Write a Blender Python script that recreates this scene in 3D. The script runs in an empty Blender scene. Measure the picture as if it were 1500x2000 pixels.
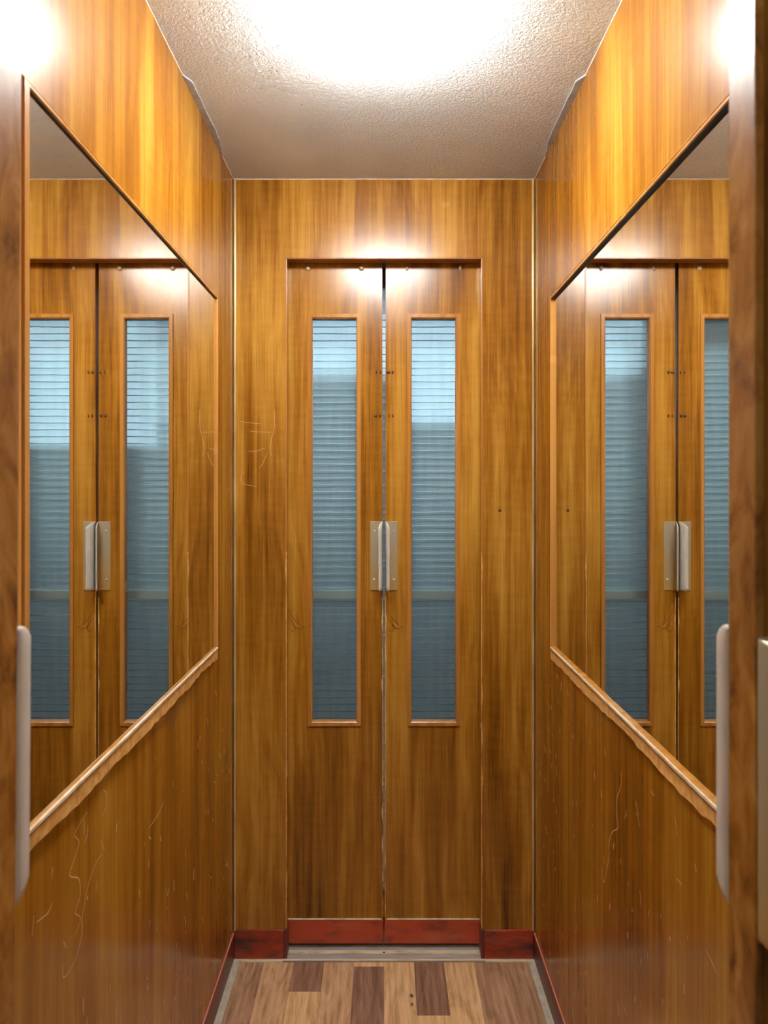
import bpy, bmesh, math, random
from mathutils import Vector, Matrix, noise as mnoise

random.seed(7)
SC = bpy.context.scene
COL = SC.collection

# ------------------------------------------------------------------ camera, world, exposure
F = 1400.0            # focal length in pixels of the 1500x2000 frame
EYE = 1.32
cam_d = bpy.data.cameras.new('camera')
cam = bpy.data.objects.new('camera', cam_d); COL.objects.link(cam)
cam.location = (0, 0, EYE); cam.rotation_euler = (math.pi / 2, 0, 0)
cam_d.sensor_fit = 'VERTICAL'; cam_d.sensor_height = 36.0; cam_d.sensor_width = 27.0
cam_d.lens = F / 2000 * 36.0
cam_d.shift_y = -52 / 2000
cam_d.clip_start = 0.01
cam_d.dof.use_dof = True; cam_d.dof.focus_distance = 1.9; cam_d.dof.aperture_fstop = 9.0
SC.camera = cam

world = bpy.data.worlds.new('world'); SC.world = world
world.use_nodes = True
world.node_tree.nodes['Background'].inputs[0].default_value = (0.8, 0.85, 0.9, 1)
world.node_tree.nodes['Background'].inputs[1].default_value = 0.006

SC.view_settings.view_transform = 'Standard'
SC.view_settings.look = 'None'
SC.view_settings.gamma = 1.0
SC.view_settings.use_curve_mapping = False
SC.view_settings.exposure = 0.0
SC.cycles.max_bounces = 7
SC.cycles.use_light_tree = False
SC.cycles.use_adaptive_sampling = True
SC.cycles.adaptive_threshold = 0.05
LAMP = 52.0           # dome radiance
HALL_WINDOW = 5.2     # stairwell daylight
HALL_FILL = 24.0
LANDING_FILL = 15.0

def P(px, py, y):
    """point of the photo's pixel at depth y"""
    return Vector(((px - 750) * y / F, y, EYE + (948 - py) * y / F))

def on_wall(px, py, x):
    """point of the photo's pixel on the side-wall plane x"""
    y = x * F / (px - 750)
    return Vector((x, y, EYE + (948 - py) * y / F))

# ------------------------------------------------------------------ materials
MATS = {}
def new_mat(name):
    m = bpy.data.materials.new(name); m.use_nodes = True
    nt = m.node_tree; nt.nodes.clear()
    out = nt.nodes.new('ShaderNodeOutputMaterial')
    MATS[name] = m
    return m, nt, out
def N(nt, t, **kw):
    n = nt.nodes.new(t)
    for k, v in kw.items(): setattr(n, k, v)
    return n
def L(nt, a, b): nt.links.new(a, b)
def coords(nt, scale=(1, 1, 1), loc=(0, 0, 0), rot=(0, 0, 0)):
    tc = N(nt, 'ShaderNodeTexCoord'); mp = N(nt, 'ShaderNodeMapping')
    mp.inputs['Scale'].default_value = scale; mp.inputs['Location'].default_value = loc
    mp.inputs['Rotation'].default_value = rot
    L(nt, tc.outputs['Object'], mp.inputs['Vector'])
    return mp.outputs['Vector']
def noise(nt, vec, scale=1, detail=3, rough=0.5, dist=0.0):
    n = N(nt, 'ShaderNodeTexNoise')
    n.inputs['Scale'].default_value = scale; n.inputs['Detail'].default_value = detail
    n.inputs['Roughness'].default_value = rough; n.inputs['Distortion'].default_value = dist
    L(nt, vec, n.inputs['Vector'])
    return n.outputs['Fac']
def ramp(nt, fac, stops):
    r = N(nt, 'ShaderNodeValToRGB')
    e = r.color_ramp.elements
    while len(e) > 1: e.remove(e[-1])
    e[0].position = stops[0][0]; e[0].color = (*stops[0][1], 1)
    for p, c in stops[1:]:
        k = e.new(p); k.color = (*c, 1)
    L(nt, fac, r.inputs[0])
    return r.outputs[0]
def math_n(nt, op, a, b=None, clamp=False):
    n = N(nt, 'ShaderNodeMath', operation=op); n.use_clamp = clamp
    for i, v in enumerate((a, b)):
        if v is None: continue
        if isinstance(v, (int, float)): n.inputs[i].default_value = v
        else: L(nt, v, n.inputs[i])
    return n.outputs[0]
def mix_c(nt, fac, a, b, mode='MIX'):
    n = N(nt, 'ShaderNodeMix', data_type='RGBA', blend_type=mode)
    for i, v in ((0, fac), (6, a), (7, b)):
        if isinstance(v, (int, float)): n.inputs[i].default_value = v
        elif isinstance(v, tuple): n.inputs[i].default_value = (*v, 1)
        else: L(nt, v, n.inputs[i])
    return n.outputs[2]
def bump(nt, h, strength=0.1, dist=0.001):
    b = N(nt, 'ShaderNodeBump'); b.inputs['Strength'].default_value = strength
    b.inputs['Distance'].default_value = dist; L(nt, h, b.inputs['Height'])
    return b.outputs['Normal']
def principled(nt, out, base, rough=0.5, metal=0.0, spec=0.5, normal=None, coat=0.0, coat_r=0.1):
    p = N(nt, 'ShaderNodeBsdfPrincipled')
    if isinstance(base, tuple): p.inputs['Base Color'].default_value = (*base, 1)
    else: L(nt, base, p.inputs['Base Color'])
    if isinstance(rough, (int, float)): p.inputs['Roughness'].default_value = rough
    else: L(nt, rough, p.inputs['Roughness'])
    p.inputs['Metallic'].default_value = metal
    p.inputs['Specular IOR Level'].default_value = spec
    p.inputs['Coat Weight'].default_value = coat; p.inputs['Coat Roughness'].default_value = coat_r
    if normal is not None: L(nt, normal, p.inputs['Normal'])
    L(nt, p.outputs[0], out.inputs[0])
    return p

def veneer(name, off, c_dark, c_mid, c_light, contrast=1.0, rough=0.3, band=9.0):
    m, nt, out = new_mat(name)
    o = (off, off * 1.7, off * 0.6)
    v1 = coords(nt, (band, band, 0.45), o)
    wob = noise(nt, coords(nt, (4, 4, 1.6), o), 1, 2)
    vv = N(nt, 'ShaderNodeVectorMath', operation='ADD'); L(nt, v1, vv.inputs[0])
    cb = N(nt, 'ShaderNodeCombineXYZ'); L(nt, wob, cb.inputs[0]); L(nt, wob, cb.inputs[1])
    L(nt, cb.outputs[0], vv.inputs[1])
    broad = noise(nt, vv.outputs[0], 1.6, 4, 0.62)
    mid = noise(nt, coords(nt, (60, 60, 1.1), o), 1, 2, 0.6)
    fine = noise(nt, coords(nt, (330, 330, 7), o), 1, 1, 0.6)
    fid = noise(nt, coords(nt, (16, 16, 60), o), 1, 1, 0.5)       # fiddleback flecks across the grain
    patch = noise(nt, coords(nt, (2.3, 2.3, 1.1), o), 1, 2, 0.5)
    s = math_n(nt, 'MULTIPLY', broad, 0.9)
    s = math_n(nt, 'ADD', s, math_n(nt, 'MULTIPLY', mid, 0.42))
    s = math_n(nt, 'ADD', s, math_n(nt, 'MULTIPLY', fine, 0.22))
    s = math_n(nt, 'ADD', s, math_n(nt, 'MULTIPLY', fid, 0.07))
    s = math_n(nt, 'ADD', s, math_n(nt, 'MULTIPLY', patch, 0.42))      # mean about 1.05
    s = math_n(nt, 'SUBTRACT', s, 1.015)
    s = math_n(nt, 'ADD', math_n(nt, 'MULTIPLY', s, 1.35 * contrast), 0.5, True)
    col = ramp(nt, s, [(0.05, c_dark), (0.45, c_mid), (0.9, c_light)])
    rr = math_n(nt, 'ADD', math_n(nt, 'MULTIPLY', noise(nt, coords(nt, (5, 5, 5), o), 1, 2), 0.16), rough - 0.08)
    principled(nt, out, col, rr, 0, 0.5)
    return m

VD, VM, VL = (0.115, 0.035, 0.003), (0.33, 0.136, 0.012), (0.58, 0.310, 0.046)
veneer('veneer_front', 3.1, VD, VM, VL, 1.35, 0.23)
veneer('veneer_left', 11.7, (0.135, 0.041, 0.003), (0.30, 0.114, 0.008), (0.54, 0.280, 0.034), 0.95, 0.21, 7)
veneer('veneer_right', 23.9, (0.135, 0.041, 0.003), (0.30, 0.114, 0.008), (0.54, 0.280, 0.034), 0.95, 0.21, 7)
veneer('veneer_leaf', 41.2, VD, (0.345, 0.142, 0.012), VL, 1.25, 0.225)
veneer('veneer_leaf_b', 57.5, VD, (0.345, 0.142, 0.012), VL, 1.25, 0.225)
veneer('moulding_wood', 71.0, (0.22, 0.075, 0.012), (0.44, 0.19, 0.035), (0.62, 0.33, 0.09), 0.7, 0.25, 20)
veneer('jamb_wood', 83.0, (0.12, 0.035, 0.006), (0.27, 0.09, 0.015), (0.42, 0.18, 0.04), 0.8, 0.4, 12)

def worn_wood(name, off):
    m, nt, out = new_mat(name)
    a = noise(nt, coords(nt, (34, 34, 20), (off, 0, off)), 1, 4, 0.65, 0.8)
    b = noise(nt, coords(nt, (90, 90, 5), (off, 0, 0)), 1, 3)
    s = math_n(nt, 'ADD', math_n(nt, 'MULTIPLY', a, 0.75), math_n(nt, 'MULTIPLY', b, 0.25))
    col = ramp(nt, s, [(0.3, (0.09, 0.028, 0.008)), (0.5, (0.40, 0.160, 0.026)), (0.72, (0.62, 0.33, 0.09))])
    principled(nt, out, col, 0.27, 0, 0.5, bump(nt, a, 0.12, 0.001))
worn_wood('worn_edge_wood', 5.0)

m, nt, out = new_mat('raw_wood')      # broken, splintered edge of the panel under the mirrors
a = noise(nt, coords(nt, (70, 70, 70)), 1, 3)
principled(nt, out, ramp(nt, a, [(0.3, (0.62, 0.28, 0.055)), (0.7, (0.88, 0.54, 0.19))]), 0.6, 0, 0.3)
m, nt, out = new_mat('scratch_pale')
principled(nt, out, (0.72, 0.46, 0.22), 0.6, 0, 0.2)
m, nt, out = new_mat('pale_moulding')  # scuffed, varnish worn to pale wood; bottom bead's white highlight painted in too
a = noise(nt, coords(nt, (30, 30, 60)), 1, 4, 0.6)
principled(nt, out, ramp(nt, a, [(0.35, (0.62, 0.46, 0.26)), (0.6, (0.85, 0.77, 0.60))]), 0.3, 0, 0.5)

m, nt, out = new_mat('ceiling_plaster')
a = noise(nt, coords(nt, (150, 150, 150)), 1, 3, 0.6, 0.6)
b = noise(nt, coords(nt, (5, 5, 5)), 1, 3)
base = ramp(nt, b, [(0.3, (0.60, 0.65, 0.675)), (0.7, (0.69, 0.74, 0.765))])
principled(nt, out, base, 0.6, 0, 0.35,
           bump(nt, ramp(nt, a, [(0.4, (0, 0, 0)), (0.62, (1, 1, 1))]), 0.55, 0.003))
m, nt, out = new_mat('ceiling_patch')
a = noise(nt, coords(nt, (40, 40, 40)), 1, 3)
principled(nt, out, ramp(nt, a, [(0.3, (0.33, 0.37, 0.40)), (0.7, (0.48, 0.52, 0.55))]), 0.6)
m, nt, out = new_mat('speck')
principled(nt, out, (0.22, 0.19, 0.16), 0.7)
m, nt, out = new_mat('knot_dark')
principled(nt, out, (0.14, 0.045, 0.006), 0.35)
m, nt, out = new_mat('caulk')
principled(nt, out, (0.75, 0.66, 0.52), 0.5)

m, nt, out = new_mat('brass')
a = noise(nt, coords(nt, (30, 30, 8)), 1, 4)
principled(nt, out, ramp(nt, a, [(0.3, (0.50, 0.34, 0.12)), (0.7, (0.86, 0.70, 0.36))]), 0.35, 0.45)
m, nt, out = new_mat('nickel_brass')   # handle: plated plate, brass showing through low down
a = noise(nt, coords(nt, (45, 45, 22)), 1, 4, 0.6)
tc = N(nt, 'ShaderNodeTexCoord'); sx = N(nt, 'ShaderNodeSeparateXYZ'); L(nt, tc.outputs['Object'], sx.inputs[0])
g = math_n(nt, 'MULTIPLY', math_n(nt, 'SUBTRACT', 1.145, sx.outputs[2]), 9.0)
g = math_n(nt, 'ADD', g, math_n(nt, 'MULTIPLY', math_n(nt, 'SUBTRACT', a, 0.5), 1.6), True)
principled(nt, out, mix_c(nt, g, (0.60, 0.55, 0.40), (0.70, 0.50, 0.20)), 0.36, 0.55)
m, nt, out = new_mat('brushed_steel')
a = noise(nt, coords(nt, (60, 60, 25)), 1, 4)
principled(nt, out, ramp(nt, a, [(0.3, (0.76, 0.75, 0.70)), (0.7, (0.90, 0.89, 0.84))]), 0.33, 0.25)
m, nt, out = new_mat('screw_dark')
principled(nt, out, (0.16, 0.08, 0.035), 0.4, 0.6)
m, nt, out = new_mat('screw_bright')
principled(nt, out, (0.74, 0.67, 0.48), 0.3, 0.5)
m, nt, out = new_mat('dark_slot_and_shade')
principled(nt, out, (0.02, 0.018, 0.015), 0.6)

def red_paint(name, off, less=0.0, red=(0.40, 0.048, 0.018)):
    m, nt, out = new_mat(name)
    a = noise(nt, coords(nt, (9, 9, 26), (off, 0, 0)), 1, 5, 0.65)
    b = noise(nt, coords(nt, (4, 4, 30), (off, 2, 0)), 1, 3, 0.6)
    c = mix_c(nt, ramp(nt, a, [(0.46 + less, (0, 0, 0)), (0.66 + less, (1, 1, 1))]), red, (0.045, 0.032, 0.03))
    c = mix_c(nt, ramp(nt, b, [(0.55, (0, 0, 0)), (0.75, (0.6, 0.6, 0.6))]), c, (0.55, 0.17, 0.10))
    principled(nt, out, c, 0.42, 0, 0.5, bump(nt, a, 0.1, 0.001))
red_paint('red_kick', 1.0, 0.06, (0.50, 0.072, 0.028)); red_paint('red_skirting', 6.0)
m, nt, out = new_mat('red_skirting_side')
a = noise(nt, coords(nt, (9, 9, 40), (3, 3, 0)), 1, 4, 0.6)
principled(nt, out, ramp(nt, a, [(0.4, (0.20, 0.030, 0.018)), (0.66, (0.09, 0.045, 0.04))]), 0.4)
m, nt, out = new_mat('red_edge_lit')
principled(nt, out, (0.62, 0.22, 0.15), 0.4)  # pinkish tone puts the light on the skirting's top ledge into the colour

m, nt, out = new_mat('sill_metal')
a = noise(nt, coords(nt, (14, 60, 60)), 1, 5, 0.6)
principled(nt, out, ramp(nt, a, [(0.3, (0.42, 0.40, 0.36)), (0.5, (0.66, 0.64, 0.60)), (0.7, (0.80, 0.76, 0.64))]), 0.38, 0.15)
m, nt, out = new_mat('sill_groove')
a = noise(nt, coords(nt, (9, 90, 60)), 1, 4, 0.6)
principled(nt, out, ramp(nt, a, [(0.3, (0.32, 0.30, 0.29)), (0.7, (0.56, 0.54, 0.54))]), 0.4, 0.1)
m, nt, out = new_mat('sill_brass')
a = noise(nt, coords(nt, (14, 60, 60), (4, 0, 0)), 1, 5, 0.6)
principled(nt, out, ramp(nt, a, [(0.3, (0.50, 0.42, 0.25)), (0.5, (0.82, 0.75, 0.52)), (0.75, (0.92, 0.88, 0.70))]), 0.35, 0.15)
m, nt, out = new_mat('floor_edging')
a = noise(nt, coords(nt, (60, 30, 60)), 1, 5, 0.7)
principled(nt, out, ramp(nt, a, [(0.3, (0.42, 0.40, 0.32)), (0.7, (0.72, 0.68, 0.57))]), 0.5, 0.1)

def plank_mat(name, c0, c1, c2, off):
    m, nt, out = new_mat(name)
    info = N(nt, 'ShaderNodeObjectInfo')
    tc = N(nt, 'ShaderNodeTexCoord'); mp = N(nt, 'ShaderNodeMapping')
    mp.inputs['Scale'].default_value = (30, 4.0, 1)
    L(nt, tc.outputs['Object'], mp.inputs['Vector'])
    cb = N(nt, 'ShaderNodeCombineXYZ'); L(nt, math_n(nt, 'MULTIPLY', info.outputs['Random'], 40.0), cb.inputs[0])
    L(nt, math_n(nt, 'MULTIPLY', info.outputs['Random'], 17.0), cb.inputs[1])
    va = N(nt, 'ShaderNodeVectorMath', operation='ADD'); L(nt, mp.outputs[0], va.inputs[0]); L(nt, cb.outputs[0], va.inputs[1])
    a = noise(nt, va.outputs[0], 1.0, 4, 0.6, 1.6)
    mp2 = N(nt, 'ShaderNodeMapping'); mp2.inputs['Scale'].default_value = (260, 9, 1); L(nt, tc.outputs['Object'], mp2.inputs[0])
    f = noise(nt, mp2.outputs[0], 1, 3, 0.6)
    w = N(nt, 'ShaderNodeTexWave', wave_type='BANDS', bands_direction='X')
    w.inputs['Scale'].default_value = 0.55; w.inputs['Distortion'].default_value = 7; w.inputs['Detail'].default_value = 2
    w.inputs['Detail Scale'].default_value = 0.6
    L(nt, va.outputs[0], w.inputs['Vector'])
    s = math_n(nt, 'ADD', math_n(nt, 'MULTIPLY', a, 0.62), math_n(nt, 'MULTIPLY', f, 0.33))
    s = math_n(nt, 'ADD', s, math_n(nt, 'MULTIPLY', math_n(nt, 'SUBTRACT', w.outputs['Fac'], 0.3), 0.07))
    c0, c1, c2 = [tuple(min(0.95, x * 1.15) for x in c) for c in (c0, c1, c2)]
    col = ramp(nt, s, [(0.32, c0), (0.5, c1), (0.68, c2)])
    principled(nt, out, col, 0.42, 0, 0.4, bump(nt, f, 0.05, 0.0005))
plank_mat('plank_dark', (0.12, 0.058, 0.034), (0.25, 0.135, 0.088), (0.38, 0.225, 0.15), 1)
plank_mat('plank_mid', (0.18, 0.09, 0.048), (0.38, 0.22, 0.13), (0.54, 0.34, 0.21), 2)
plank_mat('plank_tan', (0.28, 0.15, 0.075), (0.54, 0.335, 0.185), (0.70, 0.48, 0.29), 3)
plank_mat('plank_light', (0.36, 0.20, 0.085), (0.66, 0.42, 0.215), (0.82, 0.58, 0.34), 4)

m, nt, out = new_mat('mirror_glass')
principled(nt, out, (0.88, 0.885, 0.86), 0.012, 1.0)

m, nt, out = new_mat('door_glass')     # clear old glass with a film of dust
tr = N(nt, 'ShaderNodeBsdfTransparent'); tr.inputs[0].default_value = (0.86, 0.95, 0.98, 1)
df = N(nt, 'ShaderNodeBsdfDiffuse'); df.inputs[0].default_value = (0.55, 0.68, 0.75, 1)
gl = N(nt, 'ShaderNodeBsdfGlossy'); gl.inputs['Roughness'].default_value = 0.06
m2 = N(nt, 'ShaderNodeMixShader'); m2.inputs[0].default_value = 0.06; L(nt, tr.outputs[0], m2.inputs[1]); L(nt, df.outputs[0], m2.inputs[2])
fr = N(nt, 'ShaderNodeFresnel'); fr.inputs['IOR'].default_value = 1.25
m3 = N(nt, 'ShaderNodeMixShader'); L(nt, fr.outputs[0], m3.inputs[0]); L(nt, m2.outputs[0], m3.inputs[1]); L(nt, gl.outputs[0], m3.inputs[2])
L(nt, m3.outputs[0], out.inputs[0])

m, nt, out = new_mat('wired_glass')    # landing door glazing: obscured cast glass with faint vertical reeds
reed = noise(nt, coords(nt, (110, 110, 3.5)), 1, 2, 0.5)
nm = bump(nt, reed, 0.35, 0.002)
tr = N(nt, 'ShaderNodeBsdfTransparent'); tr.inputs[0].default_value = (0.86, 0.95, 0.98, 1)
rf = N(nt, 'ShaderNodeBsdfRefraction'); rf.inputs['Color'].default_value = (0.84, 0.94, 0.99, 1)
rf.inputs['Roughness'].default_value = 0.2; rf.inputs['IOR'].default_value = 1.12; L(nt, nm, rf.inputs['Normal'])
a = noise(nt, coords(nt, (60, 60, 5)), 1, 3)
df = N(nt, 'ShaderNodeBsdfDiffuse'); L(nt, ramp(nt, a, [(0.3, (0.56, 0.65, 0.71)), (0.7, (0.76, 0.85, 0.89))]), df.inputs[0])
tl = N(nt, 'ShaderNodeBsdfTranslucent'); tl.inputs[0].default_value = (0.72, 0.80, 0.83, 1)
md = N(nt, 'ShaderNodeMixShader'); md.inputs[0].default_value = 0.20; L(nt, df.outputs[0], md.inputs[1]); L(nt, tl.outputs[0], md.inputs[2])
m0 = N(nt, 'ShaderNodeMixShader'); m0.inputs[0].default_value = 0.6; L(nt, tr.outputs[0], m0.inputs[1]); L(nt, rf.outputs[0], m0.inputs[2])
m1 = N(nt, 'ShaderNodeMixShader'); m1.inputs[0].default_value = 0.6; L(nt, m0.outputs[0], m1.inputs[1]); L(nt, md.outputs[0], m1.inputs[2])
L(nt, m1.outputs[0], out.inputs[0])
m, nt, out = new_mat('wire')
principled(nt, out, (0.95, 0.95, 0.94), 0.32, 0.15)

def plain(name, c, rough=0.6, metal=0.0, var=0.12, sc=6):
    m, nt, out = new_mat(name)
    a = noise(nt, coords(nt, (sc, sc, sc)), 1, 4)
    lo = tuple(x * (1 - var) for x in c); hi = tuple(min(1, x * (1 + var)) for x in c)
    principled(nt, out, ramp(nt, a, [(0.3, lo), (0.7, hi)]), rough, metal)
plain('landing_frame', (0.20, 0.10, 0.05))
plain('landing_rail', (0.90, 0.93, 0.86), 0.4)
plain('shaft_grey', (0.10, 0.11, 0.12))
plain('hall_plaster', (0.50, 0.56, 0.60))
plain('hall_floor', (0.25, 0.24, 0.22))
plain('near_hall_plaster', (0.62, 0.58, 0.52))
plain('stain_grey', (0.10, 0.10, 0.10))
plain('lamp_base', (0.8, 0.8, 0.78), 0.4)

def emit(name, c, s):
    m, nt, out = new_mat(name)
    e = N(nt, 'ShaderNodeEmission'); e.inputs[0].default_value = (*c, 1); e.inputs[1].default_value = s
    L(nt, e.outputs[0], out.inputs[0])
emit('opal_lamp', (1.0, 0.97, 0.92), LAMP)
emit('sky_pane', (0.88, 0.94, 1.0), HALL_WINDOW)
emit('landing_fill_glass', (0.94, 0.97, 1.0), LANDING_FILL)
emit('hall_fill_glass', (1.0, 0.95, 0.88), HALL_FILL)

# ------------------------------------------------------------------ geometry helpers
def link(name, bm, mat, parent=None, smooth=False):
    bmesh.ops.recalc_face_normals(bm, faces=bm.faces)
    me = bpy.data.meshes.new(name); bm.to_mesh(me); bm.free()
    if smooth:
        for p in me.polygons: p.use_smooth = True
    me.materials.append(MATS[mat])
    o = bpy.data.objects.new(name, me); COL.objects.link(o)
    adopt(o, parent)
    return o
def adopt(o, parent):
    if parent is not None:
        o.parent = parent
        o.matrix_parent_inverse = (Matrix.Translation(parent.location)).inverted()
        if parent.parent is not None:
            o.matrix_parent_inverse = Matrix.Identity(4)
def thing(name, loc, label=None, cat=None, kind=None, group=None):
    e = bpy.data.objects.new(name, None); COL.objects.link(e); e.location = loc
    e.empty_display_size = 0.05
    return tag(e, label, cat, kind, group)
def tag(o, label=None, cat=None, kind=None, group=None):
    if label: o['label'] = label
    if cat: o['category'] = cat
    if kind: o['kind'] = kind
    if group: o['group'] = group
    return o
def add_box(bm, x0, x1, y0, y1, z0, z1, bev=0.0):
    vs = [bm.verts.new((x, y, z)) for x in (x0, x1) for y in (y0, y1) for z in (z0, z1)]
    fs = []
    for q in ((0, 1, 3, 2), (4, 6, 7, 5), (0, 4, 5, 1), (2, 3, 7, 6), (0, 2, 6, 4), (1, 5, 7, 3)):
        fs.append(bm.faces.new([vs[i] for i in q]))
    if bev:
        es = list({e for f in fs for e in f.edges})
        bmesh.ops.bevel(bm, geom=es, offset=bev, segments=2, affect='EDGES', profile=0.6)
def box(name, x0, x1, y0, y1, z0, z1, mat, parent=None, bev=0.0):
    bm = bmesh.new(); add_box(bm, x0, x1, y0, y1, z0, z1, bev)
    return link(name, bm, mat, parent)
def prism(name, pts, y0, y1, mat, parent=None, bev=0.0, plane='xz'):
    """polygon (a, b) extruded; plane xz -> along y, yz -> along x, xy -> along z"""
    def V(a, b, c): return {'xz': (a, c, b), 'yz': (c, a, b), 'xy': (a, b, c)}[plane]
    bm = bmesh.new(); n = len(pts)
    A = [bm.verts.new(V(a, b, y0)) for a, b in pts]; B = [bm.verts.new(V(a, b, y1)) for a, b in pts]
    bm.faces.new(A); bm.faces.new(B[::-1])
    for i in range(n): bm.faces.new((A[i], B[i], B[(i + 1) % n], A[(i + 1) % n]))
    if bev:
        bmesh.ops.recalc_face_normals(bm, faces=bm.faces)
        bmesh.ops.bevel(bm, geom=list(bm.edges), offset=bev, segments=2, affect='EDGES')
    return link(name, bm, mat, parent)
def ring_panel(name, outer, hole, y0, y1, mat, parent=None):
    """slab with one hole: outer / hole are four (x, z) corners in matching order"""
    bm = bmesh.new()
    O = [[bm.verts.new((x, y, z)) for x, z in outer] for y in (y0, y1)]
    H = [[bm.verts.new((x, y, z)) for x, z in hole] for y in (y0, y1)]
    for i in range(4):
        j = (i + 1) % 4
        for k in (0, 1): bm.faces.new((O[k][i], O[k][j], H[k][j], H[k][i]))
        bm.faces.new((O[0][i], O[0][j], O[1][j], O[1][i]))
        bm.faces.new((H[0][i], H[0][j], H[1][j], H[1][i]))
    return link(name, bm, mat, parent)
def sweep(name, path, prof, mat, parent=None, closed=False):
    """profile points (Vector offsets already in world axes per path point via callable) skinned along a path"""
    bm = bmesh.new(); rows = [[bm.verts.new(v) for v in prof(i, p)] for i, p in enumerate(path)]
    n = len(rows[0])
    for a, b in zip(rows[:-1], rows[1:]):
        for i in range(n): bm.faces.new((a[i], a[(i + 1) % n], b[(i + 1) % n], b[i]))
    bm.faces.new(rows[0]); bm.faces.new(rows[-1][::-1])
    return link(name, bm, mat, parent)
def dome_bm(r, h, seg=20, rings=5, cyl=0.0, cap=None):
    bm = bmesh.new(); rows = []
    if cyl: rows.append([bm.verts.new((r * math.cos(t), r * math.sin(t), 0)) for t in [2 * math.pi * k / seg for k in range(seg)]])
    for i in range(rings):
        a = math.pi / 2 * i / rings
        cr, ch = math.cos(a), math.sin(a)
        if cap:
            b = cap * (1 - i / rings); cr = math.sin(b) / math.sin(cap); ch = (math.cos(b) - math.cos(cap)) / (1 - math.cos(cap))
        rows.append([bm.verts.new((r * cr * math.cos(t), r * cr * math.sin(t), cyl + h * ch))
                     for t in [2 * math.pi * k / seg for k in range(seg)]])
    top = bm.verts.new((0, 0, cyl + h))
    for a, b in zip(rows[:-1], rows[1:]):
        for k in range(seg): bm.faces.new((a[k], a[(k + 1) % seg], b[(k + 1) % seg], b[k]))
    for k in range(seg): bm.faces.new((rows[-1][k], rows[-1][(k + 1) % seg], top))
    bm.faces.new(rows[0][::-1])
    return bm
SCREW = {}
def screw(name, x, y, z, r, mat, parent, facing=-1, h=0.5):
    """dome-headed screw with a slot, sharing its mesh with its likes"""
    key = (round(r, 5), mat, h)
    if key not in SCREW:
        bm = dome_bm(r, r * h, 12, 3); me = bpy.data.meshes.new(name)
        bmesh.ops.recalc_face_normals(bm, faces=bm.faces); bm.to_mesh(me); bm.free()
        for p in me.polygons: p.use_smooth = True
        me.materials.append(MATS[mat]); SCREW[key] = me
    o = bpy.data.objects.new(name, SCREW[key]); COL.objects.link(o)
    adopt(o, parent)
    o.location = (x, y, z); o.rotation_euler = (math.pi / 2 if facing < 0 else -math.pi / 2, 0, random.uniform(0, 3))
    return o
def ribbon(bm, pts, w, normal):
    """flat narrow strip along pts, lying in the plane with the given normal"""
    rows = []
    for i, p in enumerate(pts):
        t = (pts[min(i + 1, len(pts) - 1)] - pts[max(i - 1, 0)]).normalized()
        s = t.cross(normal).normalized() * w * (0.55 + 0.45 * math.sin(math.pi * (i + 0.5) / len(pts)))
        rows.append((bm.verts.new(p + s), bm.verts.new(p - s)))
    for a, b in zip(rows[:-1], rows[1:]): bm.faces.new((a[0], a[1], b[1], b[0]))
def smooth_path(pts, n=5):
    out = []
    for i in range(len(pts) - 1):
        p0, p1, p2, p3 = pts[max(i - 1, 0)], pts[i], pts[i + 1], pts[min(i + 2, len(pts) - 1)]
        for k in range(n):
            t = k / n
            out.append(0.5 * ((2 * p1) + (p2 - p0) * t + (2 * p0 - 5 * p1 + 4 * p2 - p3) * t * t + (3 * p1 - p0 - 3 * p2 + p3) * t ** 3))
    out.append(pts[-1])
    return out

# ------------------------------------------------------------------ dimensions
W = 0.42; YN = 0.535; YF = 2.0; H = 2.175
OPEN = 0.274; HEAD = 1.954
YD = 2.046            # face of the closed leaves

# ------------------------------------------------------------------ cabin shell
wall_left = tag(box('wall_left', -W - 0.03, -W, YN - 0.025, YF + 0.0, 0, H + 0.02, 'veneer_left'),
                'orange wood veneer side wall carrying the left mirror', 'wall', 'structure')
wall_right = tag(box('wall_right', W, W + 0.03, YN - 0.025, YF + 0.0, 0, H + 0.02, 'veneer_right'),
                 'orange wood veneer side wall carrying the right mirror', 'wall', 'structure')
wall_front = tag(prism('wall_front', [(-W - 0.03, 0), (-OPEN, 0), (-OPEN, HEAD), (OPEN, HEAD), (OPEN, 0), (W + 0.03, 0),
                                      (W + 0.03, H + 0.02), (-W - 0.03, H + 0.02)], YF, YF + 0.036, 'veneer_front'),
                 'wood veneer end wall framing the closed sliding doors', 'wall', 'structure')
NO = 0.300
wall_back = tag(prism('wall_back', [(-W - 0.03, 0), (-NO, 0), (-NO, HEAD), (NO, HEAD), (NO, 0), (W + 0.03, 0),
                                    (W + 0.03, H + 0.02), (-W - 0.03, H + 0.02)], YN - 0.02, YN, 'veneer_front'),
                'wood veneer wall around the open doorway nearest the viewer', 'wall', 'structure')

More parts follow.
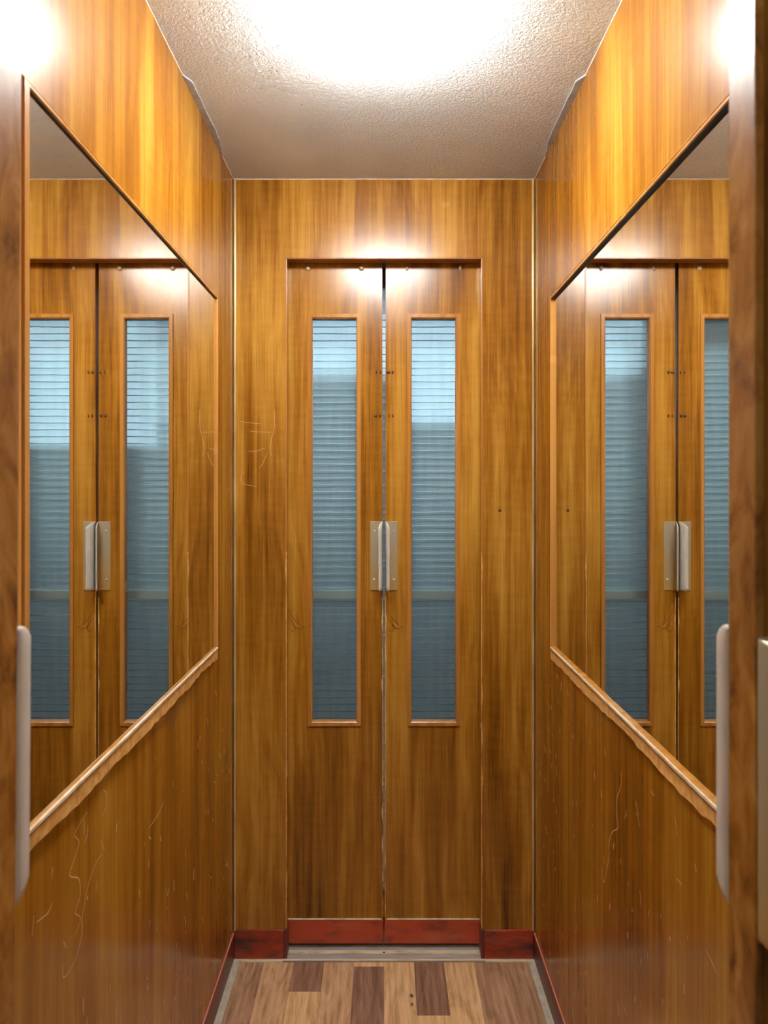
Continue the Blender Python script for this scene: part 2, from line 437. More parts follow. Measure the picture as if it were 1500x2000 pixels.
# ceiling: slightly uneven plaster edge, repair patches, caulk bead
ceiling = tag(box('ceiling', -W - 0.03, W + 0.03, YN - 0.02, YF + 0.045, H, H + 0.02, 'ceiling_plaster'),
              'off-white textured plaster ceiling above the wooden walls', 'ceiling', 'structure')
for s in (-1, 1):
    bm = bmesh.new(); n = 40; a = []; b = []
    for i in range(n + 1):
        t = i / n; y = 1.49 + t * 0.37
        w = 0.015 * min(1, t * 14 + 0.1) * min(1, (1 - t) * 3.5 + 0.1)
        w += 0.003 * mnoise.noise(Vector((y * 30, s, 0)))
        a.append(bm.verts.new((s * W, y, H - 0.0035))); b.append(bm.verts.new((s * (W - max(w, 0.001)), y, H - 0.0035)))
    for i in range(n): bm.faces.new((a[i], a[i + 1], b[i + 1], b[i]))
    ex = bmesh.ops.extrude_face_region(bm, geom=list(bm.faces))
    for v in [g for g in ex['geom'] if isinstance(g, bmesh.types.BMVert)]: v.co.z += 0.0035
    tag(link('ceiling_patch', bm, 'ceiling_patch', ceiling), 'smooth grey-blue filler along the ceiling edge')
def bead(name, pts, r, seed):
    def prof(i, p):
        k = r * (0.75 + 0.6 * mnoise.noise(p * 45 + Vector((seed, 0, 0))))
        t = (pts[min(i + 1, len(pts) - 1)] - pts[max(i - 1, 0)]).normalized()
        u = t.cross(Vector((0, 0, 1))).normalized(); v = Vector((0, 0, 1))
        return [p + (u * math.cos(q) + v * math.sin(q)) * max(k, r * 0.25) for q in [2 * math.pi * j / 6 for j in range(6)]]
    return sweep(name, pts, prof, 'caulk', ceiling)
bm = bmesh.new()
for i in range(90):
    q0 = random.random(); cx_, cy_ = (-0.235 + random.gauss(0, 0.06), 1.38 + random.gauss(0, 0.11)) if q0 < 0.7 else (random.uniform(-0.3, 0.15), random.uniform(1.35, 1.7))
    rr = random.choice((0.0006, 0.0008, 0.0011, 0.0016, 0.0022))
    vs = [bm.verts.new((cx_ + rr * random.uniform(0.6, 1.2) * math.cos(2 * math.pi * j / 7), cy_ + rr * random.uniform(0.6, 1.2) * math.sin(2 * math.pi * j / 7), H - 0.0004)) for j in range(7)]
    bm.faces.new(vs)
tag(link('grime_specks', bm, 'speck', ceiling), 'small grey-brown specks on the plaster near the lamp', kind='stuff')
bead('caulk_bead', [Vector((-W + 2 * W * i / 90, YF, H - 0.0005)) for i in range(91)], 0.0030, 1)
bead('caulk_bead', [Vector((-W, YN + (YF - YN) * i / 90, H)) for i in range(91)], 0.0022, 4)
bead('caulk_bead', [Vector((W, YN + (YF - YN) * i / 90, H)) for i in range(91)], 0.0022, 9)

# floor with strip planks
floor = tag(box('floor', -W - 0.03, W + 0.03, YN - 0.02, YF + 0.13, -0.03, -0.004, 'hall_floor'),
            'cabin floor laid with mixed brown wood-look strips', 'floor', 'structure')
FY1, FX = 1.984, 0.399
SW = 0.0827
def plank(x0, x1, y0, y1, mat):
    bm = bmesh.new(); g = 0.00022
    add_box(bm, -(x1 - x0) / 2 + g, (x1 - x0) / 2 - g, -(y1 - y0) / 2 + g, (y1 - y0) / 2 - g, -0.004, 0.0)
    o = link('plank', bm, mat, floor); o.location = ((x0 + x1) / 2, (y0 + y1) / 2, 0)
    return o
# per strip, from the sill towards the viewer: (length, tone)
runs = [
    [(0.42, 'plank_mid'), (0.45, 'plank_tan'), (0.6, 'plank_dark')],
    [(0.46, 'plank_tan'), (0.40, 'plank_mid'), (0.6, 'plank_light')],
    [(0.115, 'plank_dark'), (0.45, 'plank_light'), (0.5, 'plank_mid'), (0.5, 'plank_tan')],
    [(0.40, 'plank_tan'), (0.42, 'plank_dark'), (0.7, 'plank_mid')],
    [(0.018, 'plank_light'), (0.44, 'plank_dark'), (0.45, 'plank_tan'), (0.6, 'plank_mid')],
    [(0.36, 'plank_light'), (0.42, 'plank_mid'), (0.7, 'plank_tan')],
    [(0.199, 'plank_dark'), (0.45, 'plank_light'), (0.45, 'plank_mid'), (0.5, 'plank_tan')],
    [(0.45, 'plank_light'), (0.42, 'plank_dark'), (0.7, 'plank_light')],
    [(0.40, 'plank_mid'), (0.42, 'plank_light'), (0.7, 'plank_dark')],
    [(0.47, 'plank_mid'), (0.42, 'plank_tan'), (0.7, 'plank_mid')],
]
for k, run in enumerate(runs):
    x0 = -FX if k == 0 else (k - 5) * SW
    x1 = FX if k == 9 else (k - 4) * SW
    y = FY1
    for ln, mt in run:
        y2 = max(y - ln, YN)
        if y - y2 > 0.004: plank(x0, x1, y2, y, mt)
        y = y2
for px, py, r in ((804, 1945, 0.0052), (805, 1962, 0.0036)):
    d = EYE * F / (py - 948)
    bm = bmesh.new(); vs = []
    for j in range(12):
        q = 2 * math.pi * j / 12; rr = r * (0.75 + 0.5 * random.random())
        vs.append(bm.verts.new(((px - 750) * d / F + rr * math.cos(q), d + rr * 1.5 * math.sin(q), 0.0003)))
    bm.faces.new(vs)
    tag(link('stain', bm, 'stain_grey', floor), 'small dark grey spot on a pale strip')

# grey edging strips round the floor
trim_1 = tag(prism('trim_1', [(-W, YN), (-FX, YN), (-FX, FY1), (-W, FY1)], 0 - 0.004, 0.0018, 'floor_edging', bev=0.0006, plane='xy'),
             'narrow grey-beige metal edging strip along the left floor side', 'trim', 'structure')
trim_2 = tag(prism('trim_2', [(W, YN), (FX, YN), (FX, FY1), (W, FY1)], 0 - 0.004, 0.0018, 'floor_edging', bev=0.0006, plane='xy'),
             'narrow grey-beige metal edging strip along the right floor side', 'trim', 'structure')
for nm, a, b, lab in (('trim_3', -W, -0.281, 'short pale edging strip below the red skirting left of the sill'),
                      ('trim_4', 0.281, W, 'short pale edging strip below the red skirting right of the sill')):
    tag(box(nm, a, b, FY1, YF + 0.002, -0.004, 0.0022, 'sill_brass', bev=0.0006), lab, 'trim', 'structure')
# brass corner beads
for nm, s, lab in (('trim_5', -1, 'slim vertical brass bead in the left far corner'), ('trim_6', 1, 'slim vertical brass bead in the right far corner')):
    xa = s * (W - 0.0012); xb = s * (W - 0.0075)
    tag(box(nm, min(xa, xb), max(xa, xb), YF - 0.006, YF + 0.001, 0.078, H - 0.002, 'brass', bev=0.0018), lab, 'trim', 'structure')
    box('joint', min(s * W, xa) - (0.0015 if s > 0 else 0), max(s * W, xa) + (0.0015 if s < 0 else 0), YF - 0.002, YF - 0.0005, 0.078, H - 0.002, 'dark_slot_and_shade',
        wall_left if s < 0 else wall_right)

# skirting
def skirting_side(name, s, lab):
    o = tag(box(name, min(s * W, s * (W - 0.003)), max(s * W, s * (W - 0.003)), YN, YF - 0.001, 0.002, 0.074, 'red_skirting_side', bev=0.0009), lab, 'skirting', 'structure')
    box('top_edge', min(s * (W - 0.0002), s * (W - 0.0036)), max(s * (W - 0.0002), s * (W - 0.0036)), YN, YF - 0.001, 0.0735, 0.0755, 'red_edge_lit', o)
skirting_side('baseboard_left', -1, 'dark red skirting along the left wall')
skirting_side('baseboard_right', 1, 'dark red skirting along the right wall')
for nm, s, lab in (('baseboard_front_left', -1, 'red painted skirting block left of the doors, scuffed black'),
                   ('baseboard_front_right', 1, 'red painted skirting block right of the doors, scuffed black')):
    xs = sorted((s * (W - 0.004), s * (OPEN + 0.006)))
    o = tag(box(nm, xs[0], xs[1], YF - 0.006, YF + 0.001, 0.0025, 0.081, 'red_skirting', bev=0.0015), lab, 'skirting', 'structure')
    xr = sorted((s * (OPEN - 0.004), s * (OPEN + 0.006)))
    box('return_piece', xr[0], xr[1], YF - 0.005, YF + 0.036, 0.0025, 0.081, 'dark_slot_and_shade' if False else 'red_skirting_side', o, 0.0015)

# jamb lining: worn edge of the opening
jl = thing('trim_7', (0, YF, 0), 'worn wooden lining inside the closed doorway', 'trim', 'structure')
for s in (-1, 1):
    xs = sorted((s * (OPEN + 0.0015), s * (OPEN - 0.0025)))
    box('side_lining', xs[0], xs[1], YF - 0.0012, YF + 0.037, 0.082, HEAD, 'moulding_wood', jl, 0.001)
box('head_lining', -OPEN - 0.0015, OPEN + 0.0015, YF - 0.0012, YF + 0.037, HEAD - 0.003, HEAD + 0.001, 'jamb_wood', jl, 0.001)

# ------------------------------------------------------------------ sill
sill = thing('door_sill', (0, 2.03, 0), 'ribbed metal sill under the closed doors', 'sill', 'structure')
box('sill_plate', -0.281, 0.281, 1.986, 2.12, -0.004, 0.001, 'sill_groove', sill)
for i, (a, b, mt, h) in enumerate(((1.9862, 1.9925, 'sill_brass', 0.0042), (2.016, 2.031, 'sill_brass', 0.0034), (2.050, 2.058, 'sill_metal', 0.0034), (2.075, 2.1, 'sill_metal', 0.003))):
    xx = 0.281 if i == 0 else 0.272
    box('sill_rib', -xx, xx, a, b, 0.001, h, mt, sill, 0.0007)
box('sill_lip', -0.281, -0.2722, 1.9926, 1.994, 0.001, 0.003, 'sill_metal', sill)
screw('screw', -0.2190, 2.021, 0.0034, 0.0045, 'brushed_steel', sill, -1, 0.3).rotation_euler = (0, 0, 0.4)
screw('screw', 0.0, 2.021, 0.0034, 0.003, 'dark_slot_and_shade', sill, -1, 0.2).rotation_euler = (0, 0, 0.4)

# ------------------------------------------------------------------ sliding leaves
def handle(parent, s, xe, yf, zt, facing, mat_p='nickel_brass', mat_f='brushed_steel'):
    """pull plate whose closing-edge flange turns out of the leaf. s=-1: leaf lies towards -x of its closing edge"""
    zb = zt - 0.196
    f = facing
    e = bpy.data.objects.new('handle', None); COL.objects.link(e); e.empty_display_size = 0.02
    e.parent = parent; e.matrix_parent_inverse = Matrix.Translation(parent.location).inverted()
    def cx(a): return xe + s * a
    y0, y1 = sorted((yf, yf + f * 0.0022))
    xs = sorted((cx(0.001), cx(0.0365)))
    pl = box('plate', xs[0], xs[1], y0, y1, zb, zt, mat_p, None, 0.0006); pl.parent = e
    # flange: turned lip leaning over the closing edge, ends cut back in a curve
    bm = bmesh.new(); rows = []; n = 14
    for i in range(n + 1):
        z = zb + 0.001 + (zt - zb - 0.002) * i / n
        rows.append(z)
    zs = [zb + 0.0015, zb + 0.006, zb + 0.012, zb + 0.02] + [zb + 0.03 + (zt - zb - 0.06) * i / 6 for i in range(7)] + [zt - 0.022, zt - 0.015, zt - 0.008, zt - 0.004, zt - 0.001]
    th = 0.0022
    rows = []
    for z in zs:
        k = min(1, max(0.0, (zt - z) / 0.0135)) ** 0.6 * min(1, max(0.0, 0.6 + (z - zb) / 0.008))
        prof = [(0.0022, 0.0), (0.0022 + 0.0020 * k, 0.015 * k), (0.0022 + 0.0060 * k, 0.030 * k), (0.0022 + 0.0112 * k, 0.0405 * k)]
        pa = [bm.verts.new((cx(a), yf + f * (0.0010 + o), z)) for a, o in prof]
        pb = [bm.verts.new((cx(a - th * 0.95), yf + f * (0.0010 + o + th * 0.4), z)) for a, o in prof]
        rows.append(pa + pb[::-1])
    for a, b in zip(rows[:-1], rows[1:]):
        for i in range(8): bm.faces.new((a[i], a[(i + 1) % 8], b[(i + 1) % 8], b[i]))
    bm.faces.new(rows[0]); bm.faces.new(rows[-1][::-1])
    fl = link('flange', bm, mat_f, None, True); fl.parent = e
    for z in (zt - 0.028, zb + 0.03):
        o = screw('screw', cx(0.0255), yf + f * 0.0022, z, 0.0046, 'screw_bright', None, f, 0.7); o.parent = e
    return e

def front_leaf(name, s, label, vmat):
    """s=-1 left leaf, +1 right leaf; closing edge near x=0, leaning so the seam opens towards the top"""
    root = thing(name, (s * 0.15, YD, 0.012), label, 'door', 'structure')
    xt, xb = s * 0.0052, s * 0.0014
    xo = s * 0.31
    z0, z1 = 0.014, 1.995
    hi, ho = s * 54 * YD / F, s * 140 * YD / F
    bt, bb = EYE + (948 - 622) * YD / F, EYE - (1409 - 948) * YD / F
    bw = 0.0125
    hx0, hx1 = hi - s * bw, ho + s * bw
    outer = [(xb, z0), (xo, z0), (xo, z1), (xt, z1)]
    hole = [(hx0, bb - bw), (hx1, bb - bw), (hx1, bt + bw), (hx0, bt + bw)]
    ring_panel('panel', outer, hole, YD, YD + 0.032, vmat, root)
    # glazing beads, mitred, a little proud
    O = [(hx0, bb - bw), (hx1, bb - bw), (hx1, bt + bw), (hx0, bt + bw)]
    I = [(hi, bb), (ho, bb), (ho, bt), (hi, bt)]
    for i in range(4):
        j = (i + 1) % 4
        bm = bmesh.new()
        ya, yb, yc = YD - 0.0035, YD - 0.0015, YD + 0.019
        def pt(c, y): return bm.verts.new((c[0], y, c[1]))
        def lerp(a, b, t): return (a[0] + (b[0] - a[0]) * t, a[1] + (b[1] - a[1]) * t)
        A = [pt(O[i], YD + 0.001), pt(O[i], ya), pt(lerp(O[i], I[i], 0.75), ya), pt(I[i], yb + 0.001), pt(I[i], yc), pt(O[i], yc)]
        B = [pt(O[j], YD + 0.001), pt(O[j], ya), pt(lerp(O[j], I[j], 0.75), ya), pt(I[j], yb + 0.001), pt(I[j], yc), pt(O[j], yc)]
        for k in range(6): bm.faces.new((A[k], A[(k + 1) % 6], B[(k + 1) % 6], B[k]))
        bm.faces.new(A); bm.faces.new(B[::-1])
        link('glazing_bead', bm, 'moulding_wood', root)
    xs = sorted((hx0, hx1))
    box('glass_pane', xs[0], xs[1], YD + 0.020, YD + 0.0202, bb - bw, bt + bw, 'door_glass', root)
    # dark rebate hairline round the bead
    # kick plate
    xs = sorted((xb, xo))
    pts = [(xb, 0.0145), (xo, 0.0145), (xo, 0.083), (xb + s * 0.008, 0.083), (xb + s * 0.002, 0.080), (xb, 0.074)]
    kp = prism('kick_plate', pts, YD - 0.004, YD + 0.0005, 'red_kick', root, 0.0008)
    xs = sorted((xb + s * 0.006, xo))
    box('top_edge', xs[0], xs[1], YD - 0.0045, YD, 0.0822, 0.0842, 'pale_moulding', None).parent = kp
    # hanger bolts
    for px in ((602, 706) if s < 0 else (793, 897)):
        screw('hanger_bolt', (px - 750) * YD / F, YD - 0.0002, EYE + (948 - 524) * YD / F, 0.0080, 'screw_bright', root, -1, 0.85)
    # guide screws beside the seam
    for py in (727, 812):
        for px in ((734, 742) if s < 0 else (758.5, 766.5)):
            screw('screw', (px - 750) * YD / F, YD - 0.0002, EYE + (948 - py) * YD / F, 0.0052, 'screw_dark', root, -1, 0.6)
    handle(root, s, s * 0.0025, YD, 1.217, -1)
    # pale worn wood along the closing edge
    bm = bmesh.new(); n = 60; a = []; b = []
    for i in range(n + 1):
        z = 0.09 + (1.0 - 0.09) * i / n; x = xb + (xt - xb) * (z - z0) / (z1 - z0)
        w = max(0.0004, 0.0022 + 0.004 * mnoise.noise(Vector((z * 22, s * 3, 1))))
        a.append(bm.verts.new((x, YD - 0.0003, z))); b.append(bm.verts.new((x + s * w, YD - 0.0003, z)))
    for i in range(n): bm.faces.new((a[i], a[i + 1], b[i + 1], b[i]))
    link('worn_edge', bm, 'raw_wood', root)
    return root
front_leaf('door_1', -1, 'closed left sliding door leaf with tall narrow window', 'veneer_leaf')
front_leaf('door_2', 1, 'closed right sliding door leaf with tall narrow window', 'veneer_leaf_b')

def near_leaf(name, s, xe, label, tilt=0.0):
    """leaf of the doorway by the viewer, slid open; its closing edge faces the opening"""
    y0, y1 = 0.463, 0.500
    root = thing(name, (s * 0.38, (y0 + y1) / 2, 0.012), label, 'door', 'structure')
    xs = sorted((s * xe, s * (xe + 0.29)))
    xi, xo = s * (xe + 0.006), s * (xe + 0.29)
    es = sorted((s * xe, xi))
    box('closing_edge', es[0], es[1], y0, y1, 0.014, 1.99, 'worn_edge_wood', root, 0.0016)
    hi, ho = s * (xe + 0.0775), s * (xe + 0.2030)
    bt, bb, bw = EYE + (948 - 622) * YD / F, EYE - (1409 - 948) * YD / F, 0.0125
    ha, hb = hi - s * bw, ho + s * bw
    ring_panel('panel', [(xi, 0.014), (xo, 0.014), (xo, 1.99), (xi, 1.99)], [(ha, bb - bw), (hb, bb - bw), (hb, bt + bw), (ha, bt + bw)], y0, y1, 'veneer_leaf', root)
    O = [(ha, bb - bw), (hb, bb - bw), (hb, bt + bw), (ha, bt + bw)]; I = [(hi, bb), (ho, bb), (ho, bt), (hi, bt)]
    for i in range(4):
        j = (i + 1) % 4
        prism('glazing_bead', [O[i], O[j], I[j], I[i]], y0 - 0.003, y1 + 0.003, 'moulding_wood', root)
    gx = sorted((ha, hb))
    box('glass_pane', gx[0], gx[1], (y0 + y1) / 2, (y0 + y1) / 2 + 0.0002, bb - bw, bt + bw, 'door_glass', root)
    handle(root, s, s * (xe + 0.0005), y1, 1.222, 1, 'brushed_steel')
    handle(root, s, s * (xe + 0.0005), y0, 1.222, -1, 'nickel_brass', 'nickel_brass')
    xs = sorted((s * (xe - 0.0006), s * (xe + 0.289)))
    box('kick_plate', xs[0], xs[1], y1 - 0.001, y1 + 0.003, 0.0145, 0.083, 'red_kick', root)
    box('kick_plate', xs[0], xs[1], y0 - 0.003, y0 + 0.001, 0.0145, 0.083, 'red_kick', root)
    root.rotation_euler = (0, tilt, 0); root.location.x -= 1.308 * math.sin(tilt)
    return root
near_leaf('door_3', -1, 0.2545, 'open worn door leaf at the left picture edge with grey metal pull', math.radians(0.43))
near_leaf('door_4', 1, 0.2400, 'open worn door leaf at the right picture edge with grey metal pulls')
tag(box('door_track', -0.56, 0.56, 0.44, 0.5148, -0.03, 0.006, 'sill_metal'), 'metal threshold track under the open doors nearest the viewer', 'threshold', 'structure')

# ------------------------------------------------------------------ mirrors
def mirror(s, label):
    root = thing('wall_mirror', (s * W, 1.29, EYE - 0.41), label, 'mirror', group='mirrors on the side walls')
    ya, yb, za, zb = (0.792, 1.759, EYE - 0.407, EYE + 0.4675) if s < 0 else (0.800, 1.782, EYE - 0.411, EYE + 0.4725)
    w = 0.0135
    xm = s * (0.4095 if s < 0 else 0.4180)
    xf = s * (0.4045 if s < 0 else 0.4105)
    xw = s * (W + 0.0005)
    xs = sorted((xm, s * (W - 0.0002)))
    box('mirror_pane', xs[0], xs[1], ya + 0.006, yb - 0.006, za + 0.006, zb - 0.006, 'mirror_glass', root)
    O = [(ya, za), (yb, za), (yb, zb), (ya, zb)]
    wn = 0.028      # the upright nearest the viewer is wider
    I = [(ya + wn, za + w), (yb - w, za + w), (yb - w, zb - w), (ya + wn, zb - w)]
    mats = ['pale_moulding', 'moulding_wood', 'moulding_wood', 'moulding_wood']
    names = ['bottom_moulding', 'side_moulding', 'top_moulding', 'side_moulding']
    # profile across the moulding: outer quarter step, groove, inner bead
    prof = [(0.0, 0.0), (0.0, 0.55), (0.28, 0.8), (0.42, 0.55), (0.52, 0.55), (0.62, 1.0), (0.9, 1.0), (1.0, 0.85), (1.0, 0.0)]
    wide = [(0.0, 0.0), (0.0, 0.8), (0.08, 0.92), (0.34, 0.92), (0.40, 0.7), (0.48, 0.7), (0.54, 1.0), (0.95, 1.0), (1.0, 0.85), (1.0, 0.0)]
    for i in range(4):
        j = (i + 1) % 4
        pr = wide if i == 3 else prof
        bm = bmesh.new(); n = len(pr); rows = []
        m_ = 24
        for k in range(m_ + 1):
            t = k / m_; row = []
            for u, h in pr:
                a = [O[i][q] + (I[i][q] - O[i][q]) * u for q in (0, 1)]
                b = [O[j][q] + (I[j][q] - O[j][q]) * u for q in (0, 1)]
                y = a[0] + (b[0] - a[0]) * t; z = a[1] + (b[1] - a[1]) * t
                if i == 0 and 0 < k < m_: z += 0.0012 * mnoise.noise(Vector((y * 26, u * 2, s))) * (1 - 0.4 * u)
                row.append(bm.verts.new((xw + (xf - xw) * h, y, z)))
            rows.append(row)
        for a, b in zip(rows[:-1], rows[1:]):
            for k in range(n):
                f_ = bm.faces.new((a[k], a[(k + 1) % n], b[(k + 1) % n], b[k]))
                if i == 0 and k not in (5, 6): f_.material_index = 1
                if i == 2 and k == 7: f_.material_index = 1  # underside of the top moulding painted near-black for its shade
        bm.faces.new(rows[0]); bm.faces.new(rows[-1][::-1])
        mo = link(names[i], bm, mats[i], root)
        if i in (0, 2): mo.data.materials.append(MATS['moulding_wood' if i == 0 else 'dark_slot_and_shade'])
    # splintered lower edge
    bm = bmesh.new(); rows = []; n = 110
    for k in range(n + 1):
        t = k / n; y = ya + (yb - ya) * t
        d = 0.0165 + 0.0075 * mnoise.noise(Vector((y * 6.5 + s * 9, 0.3, s))) + 0.0035 * mnoise.noise(Vector((y * 38, 1.3, s)))
        d = max(0.0015, d)
        rows.append([bm.verts.new(c) for c in ((xw, y, za + 0.004), (xf + s * 0.003, y, za + 0.004), (xf + s * 0.004, y, za - d), (xw, y, za - d - 0.002))])
    for a, b in zip(rows[:-1], rows[1:]):
        for k in range(4): bm.faces.new((a[k], a[(k + 1) % 4], b[(k + 1) % 4], b[k]))
    bm.faces.new(rows[0]); bm.faces.new(rows[-1][::-1])
    tag(link('splintered_edge', bm, 'raw_wood', root), 'chipped raw wood along the lower frame')
    return root
mirror(-1, 'large framed mirror on the left wall, chipped along its lower frame')
mirror(1, 'large framed mirror on the right wall, its near end hidden by the open door leaf')

# ------------------------------------------------------------------ ceiling lamp
lamp = thing('ceiling_lamp', (0, 1.27, H), 'round white glowing dome lamp on the cabin ceiling', 'lamp')
bm = dome_bm(0.150, 0.004, 48, 2, 0.014)
for v in bm.verts: v.co = Vector((v.co.x, v.co.y + 1.27, H - v.co.z))
link('base_ring', bm, 'lamp_base', lamp, False)
bm = dome_bm(0.175, 0.078, 48, 8, 0.008, math.radians(62))
for v in bm.verts: v.co = Vector((v.co.x, v.co.y + 1.27, H - 0.012 - v.co.z))
link('opal_dome', bm, 'opal_lamp', lamp, True)

# ------------------------------------------------------------------ scratches and scuffs
def scratch_lines(name, parent, lines, conv, normal, w, lab):
    for ln in lines:
        bm = bmesh.new(); ribbon(bm, smooth_path([conv(*p) + normal * 0.0003 for p in ln]), w, normal)
        tag(link(name, bm, 'scratch_pale', parent), lab)
def cl(o, k): return lambda pts: [(o[0] + x / k, o[1] + y / k) for x, y in pts]
q = cl((0, 1500), 3.75)
left_lines = [q([(755, 160), (778, 190), (775, 280), (755, 350)]),
    q([(640, 320), (560, 450), (545, 495), (578, 545), (545, 660), (510, 785), (570, 805), (585, 860), (583, 950), (548, 1058), (590, 1100), (550, 1220)]),
    q([(745, 630), (690, 720), (640, 880), (610, 1030), (600, 1110), (600, 1200), (570, 1340), (530, 1450), (465, 1535), (460, 1440)]),
    q([(380, 985), (350, 1060), (265, 1130)]), q([(640, 420), (640, 480), (618, 550)]), q([(1200, 250), (1150, 350), (1090, 440)])]
scratch_lines('scratch', wall_left, left_lines, lambda a, b: on_wall(a, b, -W), Vector((1, 0, 0)), 0.00065, 'pale scratch in the varnish')
q = cl((1100, 1500), 3.75)
right_lines = [q([(425, 20), (425, 130), (395, 220), (390, 330), (405, 435), (360, 470), (335, 560), (335, 660), (300, 835), (287, 790), (290, 720)]),
    q([(1045, 1330), (1100, 1440), (1125, 1510)]), q([(645, 165), (665, 205)]), q([(835, 810), (870, 855)]), q([(445, 1740), (465, 1815)])]
scratch_lines('scratch', wall_right, right_lines, lambda a, b: on_wall(a, b, W), Vector((-1, 0, 0)), 0.0006, 'pale scratch in the varnish')
q = cl((440, 800), 6.67)
front_lines = [q([(645, 0), (640, 220), (600, 400), (585, 530), (610, 610)]), q([(545, 560), (490, 700), (440, 760)]),
    q([(300, 540), (400, 540), (520, 500)]), q([(245, 800), (205, 880), (240, 970), (420, 1000)]), q([(320, 280), (430, 290), (610, 295)]), q([(200, 155), (300, 170), (460, 185)])]
scratch_lines('scratch', wall_front, front_lines, lambda a, b: P(a, b, YF), Vector((0, -1, 0)), 0.00045, 'pale scratch in the varnish')
def scuffs(parent, s, n):
    bm = bmesh.new(); nv = Vector((-s, 0, 0))
    for i in range(n):
        y = random.uniform(0.84, 1.95); z = random.uniform(0.12, 0.86) ** 1.0
        ln = random.choice((0.003, 0.005, 0.007, 0.012)); a = random.gauss(0, 0.35) + s * 0.2
        p = Vector((s * (W - 0.0003), y, z)); d = Vector((0, math.sin(a), math.cos(a))) * ln
        ribbon(bm, [p - d, p, p + d], random.choice((0.00045, 0.0007, 0.0011)), nv)
    tag(link('scuff_marks', bm, 'scratch_pale', parent), 'small pale nicks scattered over the lower veneer', kind='stuff')
scuffs(wall_left, -1, 120); scuffs(wall_right, 1, 150)
# knot figure on the leaves
for dx, lf in ((0, 'door_2'), (-193, 'door_1')):
    bm = bmesh.new()
    for ln in ([(725, 900), (745, 960), (790, 1020), (825, 1050)], [(725, 980), (780, 1060), (765, 1100), (735, 1085)], [(840, 1080), (790, 1072), (760, 1040)], [(800, 940), (800, 1000), (815, 1040)], [(870, 1060), (830, 1062)]):
        ribbon(bm, smooth_path([P(590 + dx + x / 4.347, 980 + y / 4.347, YD - 0.0003) for x, y in ln]), 0.0009, Vector((0, -1, 0)))
    link('knot', bm, 'knot_dark', bpy.data.objects[lf])
# varnish worn off along the edges of the opening
for s in (-1, 1):
    bm = bmesh.new(); n = 80; a = []; b = []
    for i in range(n + 1):
        z = 0.085 + 1.05 * i / n
        w = max(0.0003, 0.0020 + 0.0032 * mnoise.noise(Vector((z * 17, s * 5, 2))))
        a.append(bm.verts.new((s * (OPEN - 0.0026), YF - 0.0016, z))); b.append(bm.verts.new((s * (OPEN - 0.0026 + w), YF - 0.0016, z)))
    for i in range(n): bm.faces.new((a[i], a[i + 1], b[i + 1], b[i]))
    link('worn_edge', bm, 'raw_wood', jl)
# knots in the front veneer
for px, py in ((976, 997),):
    bm = dome_bm(0.0042, 0.0006, 14, 2)
    o = link('knot', bm, 'knot_dark', wall_front, True); o.rotation_euler = (math.pi / 2, 0, 0); o.location = P(px, py, YF)

# ------------------------------------------------------------------ landing door behind the closed leaves
YL = 2.155
ld = thing('door_5', (0, YL, 0), 'landing door with wired glass seen through the closed leaves', 'door', 'structure')
ring_panel('door_frame', [(-0.52, 0), (0.52, 0), (0.52, 1.972), (-0.52, 1.972)], [(-0.36, 0.1), (0.36, 0.1), (0.36, 1.916), (-0.36, 1.916)], YL, YL + 0.035, 'landing_frame', ld)
box('glass_pane', -0.362, 0.362, YL + 0.012, YL + 0.0122, 0.098, 1.918, 'wired_glass', ld)
zr = EYE - (1161 - 948) * YL / F
box('cross_rail', -0.359, 0.359, YL - 0.012, YL + 0.01, zr - 0.0135, zr + 0.0135, 'landing_rail', ld, 0.003)
bm = bmesh.new(); z = 0.112; step = 13.42 * YL / F; kk = 0
z = zr + 0.020 - step * int((zr + 0.02 - 0.11) / step)
while z < 1.912:
    if abs(z - zr) > 0.014:
        rows = []
        for i in range(49):
            x = -0.359 + 0.718 * i / 48
            dz = 0.0012 * mnoise.noise(Vector((x * 14, kk * 3.7, 0))) + 0.0007 * mnoise.noise(Vector((x * 60, kk * 1.9, 5)))
            rows.append([bm.verts.new((x, YL + 0.004 + 0.0016 * math.cos(t), z + dz + 0.0016 * math.sin(t))) for t in [math.pi / 3 * q_ for q_ in range(6)]])
        for a, b in zip(rows[:-1], rows[1:]):
            for k in range(6): bm.faces.new((a[k], a[(k + 1) % 6], b[(k + 1) % 6], b[k]))
    z += step; kk += 1
tag(link('glazing_wires', bm, 'wire', ld, True), 'wavy horizontal wires in the landing glass', kind='stuff')

# stairwell hall beyond the landing door
HX0, HX1, HY1, HZ = -2.3, 2.6, 5.2, 2.62
tag(box('wall_hall_left', HX0 - 0.1, HX0, 2.12, HY1, 0, HZ, 'hall_plaster'), 'grey side wall of the landing beyond the left glass', 'wall', 'structure')
tag(box('wall_hall_right', HX1, HX1 + 0.1, 2.12, HY1, 0, HZ, 'hall_plaster'), 'grey side wall of the landing beyond the right glass', 'wall', 'structure')
tag(box('floor_landing', HX0, HX1, 2.19, HY1, -0.05, 0.0, 'hall_floor'), 'dark landing floor beyond the doors', 'floor', 'structure')
tag(box('ceiling_landing', HX0, HX1, 2.12, HY1, HZ, HZ + 0.1, 'hall_plaster'), 'landing ceiling beyond the doors', 'ceiling', 'structure')
tag(prism('wall_hall_front', [(HX0, 0), (-0.52, 0), (-0.52, 1.973), (0.52, 1.973), (0.52, 0), (HX1, 0), (HX1, HZ), (HX0, HZ)], 2.15, 2.19, 'hall_plaster'),
    'landing wall holding the wired-glass door', 'wall', 'structure')
tag(box('wall_hall_back', HX0, HX1, HY1, HY1 + 0.1, 0, HZ, 'hall_plaster'), 'far wall of the landing below the stair windows', 'wall', 'structure')
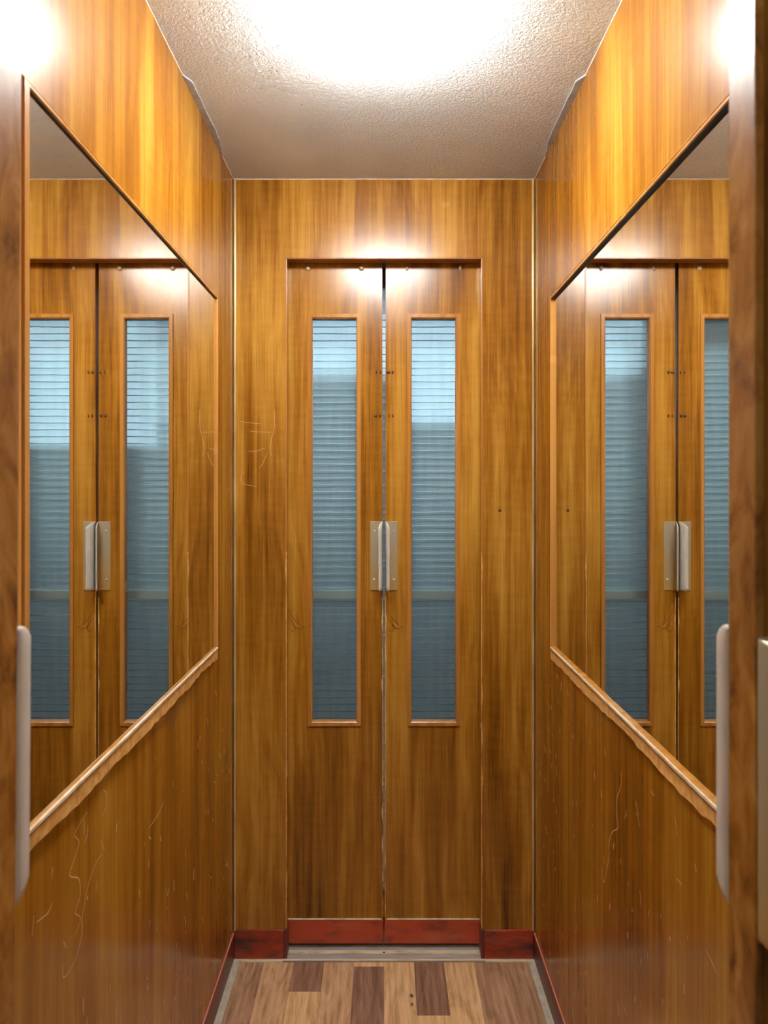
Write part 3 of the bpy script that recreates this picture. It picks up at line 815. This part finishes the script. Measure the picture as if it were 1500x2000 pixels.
for nm, a, b, z0, lab in (('window_1', -1.05, 0.10, 2.08, 'short bright stair window blurred behind the left glass'),
                          ('window_2', 0.11, 0.76, 1.74, 'middle bright stair window blurred behind the right glass'),
                          ('window_3', 0.80, 2.2, 1.58, 'tall bright stair window seen only in the left mirror')):
    wv = thing(nm, ((a + b) / 2, HY1, z0), lab, 'window', 'structure')
    box('pane', a + 0.02, b - 0.02, HY1 - 0.012, HY1 - 0.006, z0 + 0.02, 2.57, 'sky_pane', wv)
    ring_panel('window_frame', [(a, z0), (b, z0), (b, 2.59), (a, 2.59)], [(a + 0.025, z0 + 0.025), (b - 0.025, z0 + 0.025), (b - 0.025, 2.565), (a + 0.025, 2.565)], HY1 - 0.03, HY1 - 0.001, 'lamp_base', wv)

# hall on the viewer's side
NX = 1.6; NY0 = -2.2; NZ = 2.5
tag(prism('wall_entrance', [(-NX, 0), (-0.40, 0), (-0.40, 2.02), (0.40, 2.02), (0.40, 0), (NX, 0), (NX, NZ), (-NX, NZ)], 0.36, 0.42, 'near_hall_plaster'),
    'plaster wall around the entrance where the viewer stands', 'wall', 'structure')
tag(box('wall_rear', -NX, NX, NY0 - 0.1, NY0, 0, NZ, 'near_hall_plaster'), 'plaster wall behind the viewer', 'wall', 'structure')
tag(box('wall_entrance_left', -NX - 0.1, -NX, NY0, 0.42, 0, NZ, 'near_hall_plaster'), 'plaster wall left of the viewer', 'wall', 'structure')
tag(box('wall_entrance_right', NX, NX + 0.1, NY0, 0.42, 0, NZ, 'near_hall_plaster'), 'plaster wall right of the viewer', 'wall', 'structure')
tag(box('floor_entrance', -NX, NX, NY0, 0.4395, -0.05, 0.0, 'hall_floor'), 'entrance hall floor in front of the cabin', 'floor', 'structure')
tag(box('ceiling_entrance', -NX, NX, NY0, 0.42, NZ, NZ + 0.1, 'near_hall_plaster'), 'entrance hall ceiling in front of the cabin', 'ceiling', 'structure')
hl = thing('hall_fill_lamp', (0, -0.05, NZ), 'unseen hall lamp added above the viewer to light the open leaves', 'lamp')  # added lamp out of view, brightens the outer faces of the open leaves
bm = dome_bm(0.16, 0.06, 32, 6, 0.02)
for v in bm.verts: v.co = Vector((v.co.x, v.co.y - 0.05, NZ - v.co.z))
link('fill_lamp_glass', bm, 'hall_fill_glass', hl, True)
ll = thing('landing_fill_lamp', (0.1, 3.3, HZ), 'unseen landing lamp added beyond the doors to backlight the panes', 'lamp')  # added lamp hidden above the header, brightens the landing glass from behind
bm = dome_bm(0.2, 0.06, 32, 6, 0.02)
for v in bm.verts: v.co = Vector((v.co.x + 0.1, v.co.y + 3.3, HZ - v.co.z))
link('fill_lamp_glass', bm, 'landing_fill_glass', ll, True)
